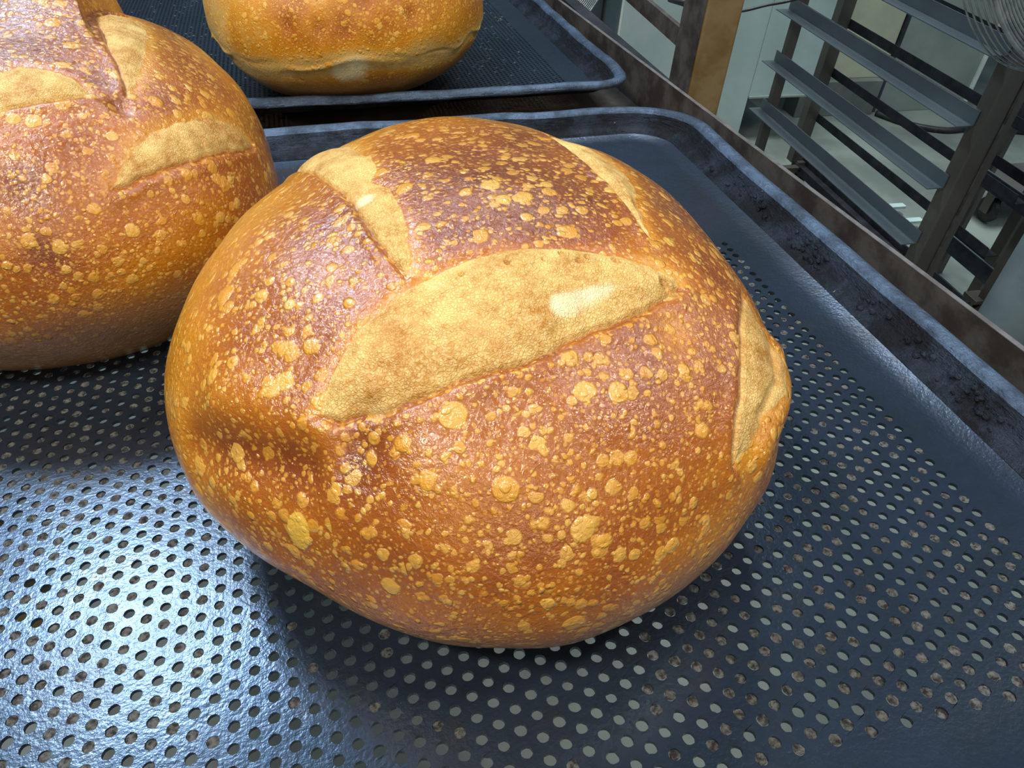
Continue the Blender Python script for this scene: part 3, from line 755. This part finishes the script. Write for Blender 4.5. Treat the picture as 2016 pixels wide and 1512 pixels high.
def caster(x, y, parent):
    c = child_box('caster', (x - 0.02, x + 0.02, y - 0.02, y + 0.02, FZ + 0.085, FZ + 0.095), M_post, parent, 0.001)
    bm = bmesh.new()
    pr = [(0.0, -0.012), (0.026, -0.012), (0.034, -0.009), (0.036, 0.0), (0.034, 0.009), (0.026, 0.012), (0.0, 0.012)]
    n = 24; rings = [[bm.verts.new((x + h, y + r * math.cos(2 * math.pi * k / n), FZ + 0.038 + r * math.sin(2 * math.pi * k / n))) for k in range(n)] for r, h in pr[1:-1]]
    for A, B in zip(rings[:-1], rings[1:]):
        for k in range(n): bm.faces.new((A[k], A[(k + 1) % n], B[(k + 1) % n], B[k]))
    bm.faces.new(rings[0][::-1]); bm.faces.new(rings[-1]); bmesh.ops.recalc_face_normals(bm, faces=bm.faces)
    w_ = link_bm('wheel', bm, M_rubber); w_.parent = c
    bm = bmesh.new(); box(bm, x - 0.018, x - 0.015, y - 0.014, y + 0.014, FZ + 0.03, FZ + 0.088); box(bm, x + 0.015, x + 0.018, y - 0.014, y + 0.014, FZ + 0.03, FZ + 0.088)
    f_ = link_bm('fork', bm, M_post); f_.parent = c
for x, y in ((0.02, 0.0), (0.02, 0.635), (bx + 0.06, 0.0), (bx, 0.68)): caster(x, y, r1)

r2 = empty('tray_rack', MR.copy()); tag(r2, 'dark purple-grey tray rack at the right edge behind the thick post', 'rack', 'empty tray racks behind')
M_dark = simple('purple_dark_steel', (0.045, 0.048, 0.065), (0.08, 0.085, 0.11), 30, 0.5, 0.5)
for z, h, y0 in ((-0.143, 0.070, -0.2), (-0.320, 0.036, -0.2), (-0.490, 0.040, 0.005)):
    child_prof('slide', [(0.3, z), (0.302, z), (0.302, z - h), (0.3, z - h)], y0, 0.222, M_dark, r2)
    child_prof('pale_lip', [(0.2995, z), (0.304, z), (0.304, z + 0.0016), (0.2995, z + 0.0016)], y0, 0.222, M_slide, r2)  # lighter strip along the slide's top
for z, h in ((-0.30, 0.024), (-0.498, 0.024), (-0.635, 0.022)):
    child_prof('slide', [(0.34, z), (0.342, z), (0.342, z - h), (0.34, z - h)], -0.10, 0.26, M_black, r2)
child_box('post', (0.303, 0.322, 0.052, 0.080, FZ + 0.0, 0.3), M_post, r2, 0.002)
child_box('post', (0.345, 0.360, 0.215, 0.228, FZ + 0.0, 0.3), M_post, r2, 0.001)
child_box('post', (0.303, 0.322, -0.21, -0.19, FZ + 0.0, 0.3), M_post, r2, 0.001)
r3 = empty('caster', MR.copy()); bpy.data.objects.remove(r3)
r4 = empty('dolly', MR.copy()); tag(r4, 'low caster dolly on the floor behind the thick rack post', 'dolly')
child_box('deck', (0.62, 1.05, 0.40, 0.56, FZ + 0.095, FZ + 0.11), M_post, r4, 0.002)
caster(0.66, 0.44, r4); caster(1.0, 0.44, r4); caster(0.66, 0.53, r4); caster(1.0, 0.53, r4)

# ------------------------------------------------------------------ cabinet and panels at the back
cab = empty('cabinet', MR.copy()); tag(cab, 'pale blue-green metal cabinet standing behind the tan post', 'cabinet')
bm = bmesh.new(); box(bm, -0.298, 0.16, 1.0, 1.45, FZ, 0.7, 0.003); o = link_bm('body', bm, M_cab); o.parent = cab
bm = bmesh.new(); box(bm, 0.161, 0.372, 1.001, 1.45, -0.472, 0.7, 0.003); o = link_bm('side_body', bm, M_cab); o.parent = cab
child_box('edge_trim', (-0.303, -0.297, 0.996, 1.0, FZ, 0.7), M_white, cab)
child_box('edge_trim', (0.372, 0.378, 0.996, 1.45, -0.472, 0.7), M_white, cab)
child_box('bottom_lip', (0.161, 0.372, 0.997, 1.002, -0.476, -0.470), M_grey, cab)
d0 = empty('cabinet', MR.copy()); tag(d0, 'dark grey cabinet glimpsed left of the pale blue-green one', 'cabinet')
child_box('body', (-0.52, -0.312, 1.14, 1.5, FZ, 0.3), M_dark, d0, 0.002)
child_box('door', (-0.35, -0.309, 1.13, 1.14, FZ, 0.3), M_slide, d0, 0.001)
pb = empty('panel', MR.copy()); tag(pb, 'beige panel leaning behind the tray rack slides', 'panel')
child_box('sheet', (0.44, 0.783, 1.20, 1.22, -0.50, 0.5), M_beige, pb, 0.002)
child_box('foot', (0.46, 0.77, 1.17, 1.25, FZ, -0.50), M_floor, pb, 0.002)
pg = empty('panel', MR.copy()); tag(pg, 'grey-green panel with a white edge behind the thick rack post', 'panel')
child_box('sheet', (0.796, 1.155, 1.19, 1.21, FZ, 0.5), M_grey, pg, 0.002)
child_box('seam', (0.7865, 0.796, 1.188, 1.21, FZ, 0.5), M_dark, pg)
child_box('edge_trim', (1.155, 1.168, 1.18, 1.21, FZ, 0.5), M_white, pg, 0.002)
tag(local_tube('hose', [(0.78, 1.16, FZ + 0.01), (0.84, 1.06, FZ + 0.01), (0.94, 1.0, FZ + 0.01), (1.05, 1.0, FZ + 0.012), (1.18, 0.98, FZ + 0.01), (1.4, 0.9, FZ + 0.01)], 0.010, M_rubber),
    'black hose lying on the floor by the grey-green panel', 'hose')

# ------------------------------------------------------------------ blue-grey upright pipe, right edge
pp = empty('bin', MR @ Matrix.Translation((0.115, -0.215, FZ))); tag(pp, 'blue-grey cylindrical bin at the lower right beside the rack', 'bin')
def lathe(prof, n=48):
    bm = bmesh.new(); rings = [[bm.verts.new((r * math.cos(2 * math.pi * k / n), r * math.sin(2 * math.pi * k / n), z)) for k in range(n)] for r, z in prof]
    for A, B in zip(rings[:-1], rings[1:]):
        for k in range(n): bm.faces.new((A[k], A[(k + 1) % n], B[(k + 1) % n], B[k]))
    bm.faces.new(rings[0][::-1]); bm.faces.new(rings[-1]); bmesh.ops.recalc_face_normals(bm, faces=bm.faces); return bm
o = link_bm('body', lathe([(0.070, 0.0), (0.074, 0.004), (0.074, 0.40), (0.070, 0.405), (0.066, 0.40)]), M_pipe, smooth=False); o.parent = pp
for pl in o.data.polygons: pl.use_smooth = abs(pl.normal.z) < 0.3
o = link_bm('lid', lathe([(0.076, 0.405), (0.078, 0.41), (0.078, 0.42), (0.06, 0.43)]), M_pipe); o.parent = pp

# ------------------------------------------------------------------ fan guards
def fan(label, cx, cy, cz, r, tilt, yaw, nrings=34):
    root = empty('fan', MR @ Matrix.Translation((cx, cy, cz)) @ Matrix.Rotation(yaw, 4, 'Z') @ Matrix.Rotation(tilt, 4, 'X'))
    tag(root, label, 'fan', 'wire-guarded fans')
    for i in range(nrings):
        q = 1 - 0.62 * i / (nrings - 1) if i < nrings else 0
        rr = r * q; dep = 0.05 * math.sin((1 - q) * 1.6) + 0.0
        bm = bmesh.new(); n = 72
        tube(bm, [(rr * math.cos(2 * math.pi * k / n), -dep, rr * math.sin(2 * math.pi * k / n)) for k in range(n)], 0.0017 if i else 0.003, 5, True)
        o = link_bm('guard_ring', bm, M_wire, smooth=True); o.parent = root
    for k in range(6):
        a = 2 * math.pi * k / 6 + 0.2
        bm = bmesh.new(); tube(bm, [(r * q * math.cos(a), -0.05 * math.sin((1 - q) * 1.6) + 0.002, r * q * math.sin(a)) for q in (1.0, .8, .6, .4, .2, .05)], 0.0018, 5)
        o = link_bm('guard_spoke', bm, M_wire, smooth=True); o.parent = root
    for y in [0.008 * q for q in range(1, 6)]:
        bm = bmesh.new(); n = 72
        tube(bm, [(r * 1.004 * math.cos(2 * math.pi * k / n), y, r * 1.004 * math.sin(2 * math.pi * k / n)) for k in range(n)], 0.0012, 5, True)
        o = link_bm('guard_ring', bm, M_wire, smooth=True); o.parent = root
    b0 = lathe([(0.03, -0.02), (0.035, -0.015), (0.035, 0.05), (0.02, 0.06)], 24); bmesh.ops.rotate(b0, matrix=Matrix.Rotation(math.pi / 2, 3, 'X'), verts=b0.verts)
    o = link_bm('motor', b0, M_black, smooth=True); o.parent = root
    for k in range(4):
        a = k * math.pi / 2; bm = bmesh.new(); vs = []
        for j in range(6):
            q = 0.03 + (r * 0.85 - 0.03) * j / 5; wd = 0.02 + 0.05 * math.sin(j / 5 * 2.2)
            for s in (-1, 1):
                aa = a + s * wd / max(q, .05) * 0.5
                vs.append(bm.verts.new((q * math.cos(aa), 0.025 + s * 0.014, q * math.sin(aa))))
        for j in range(5): bm.faces.new((vs[2 * j], vs[2 * j + 1], vs[2 * j + 3], vs[2 * j + 2]))
        bmesh.ops.solidify(bm, geom=bm.faces[:], thickness=0.0015)
        o = link_bm('blade', bm, M_black, smooth=True); o.parent = root
    return root
fan('grey wire fan guard hanging in the upper right corner above the rack', -0.206, -0.236, 0.254, 0.180, math.radians(-20), math.radians(10))
fan('grey wire fan guard behind the top end of the shelf rail', -0.63, 0.9, 0.0, 0.265, math.radians(-20), math.radians(10))
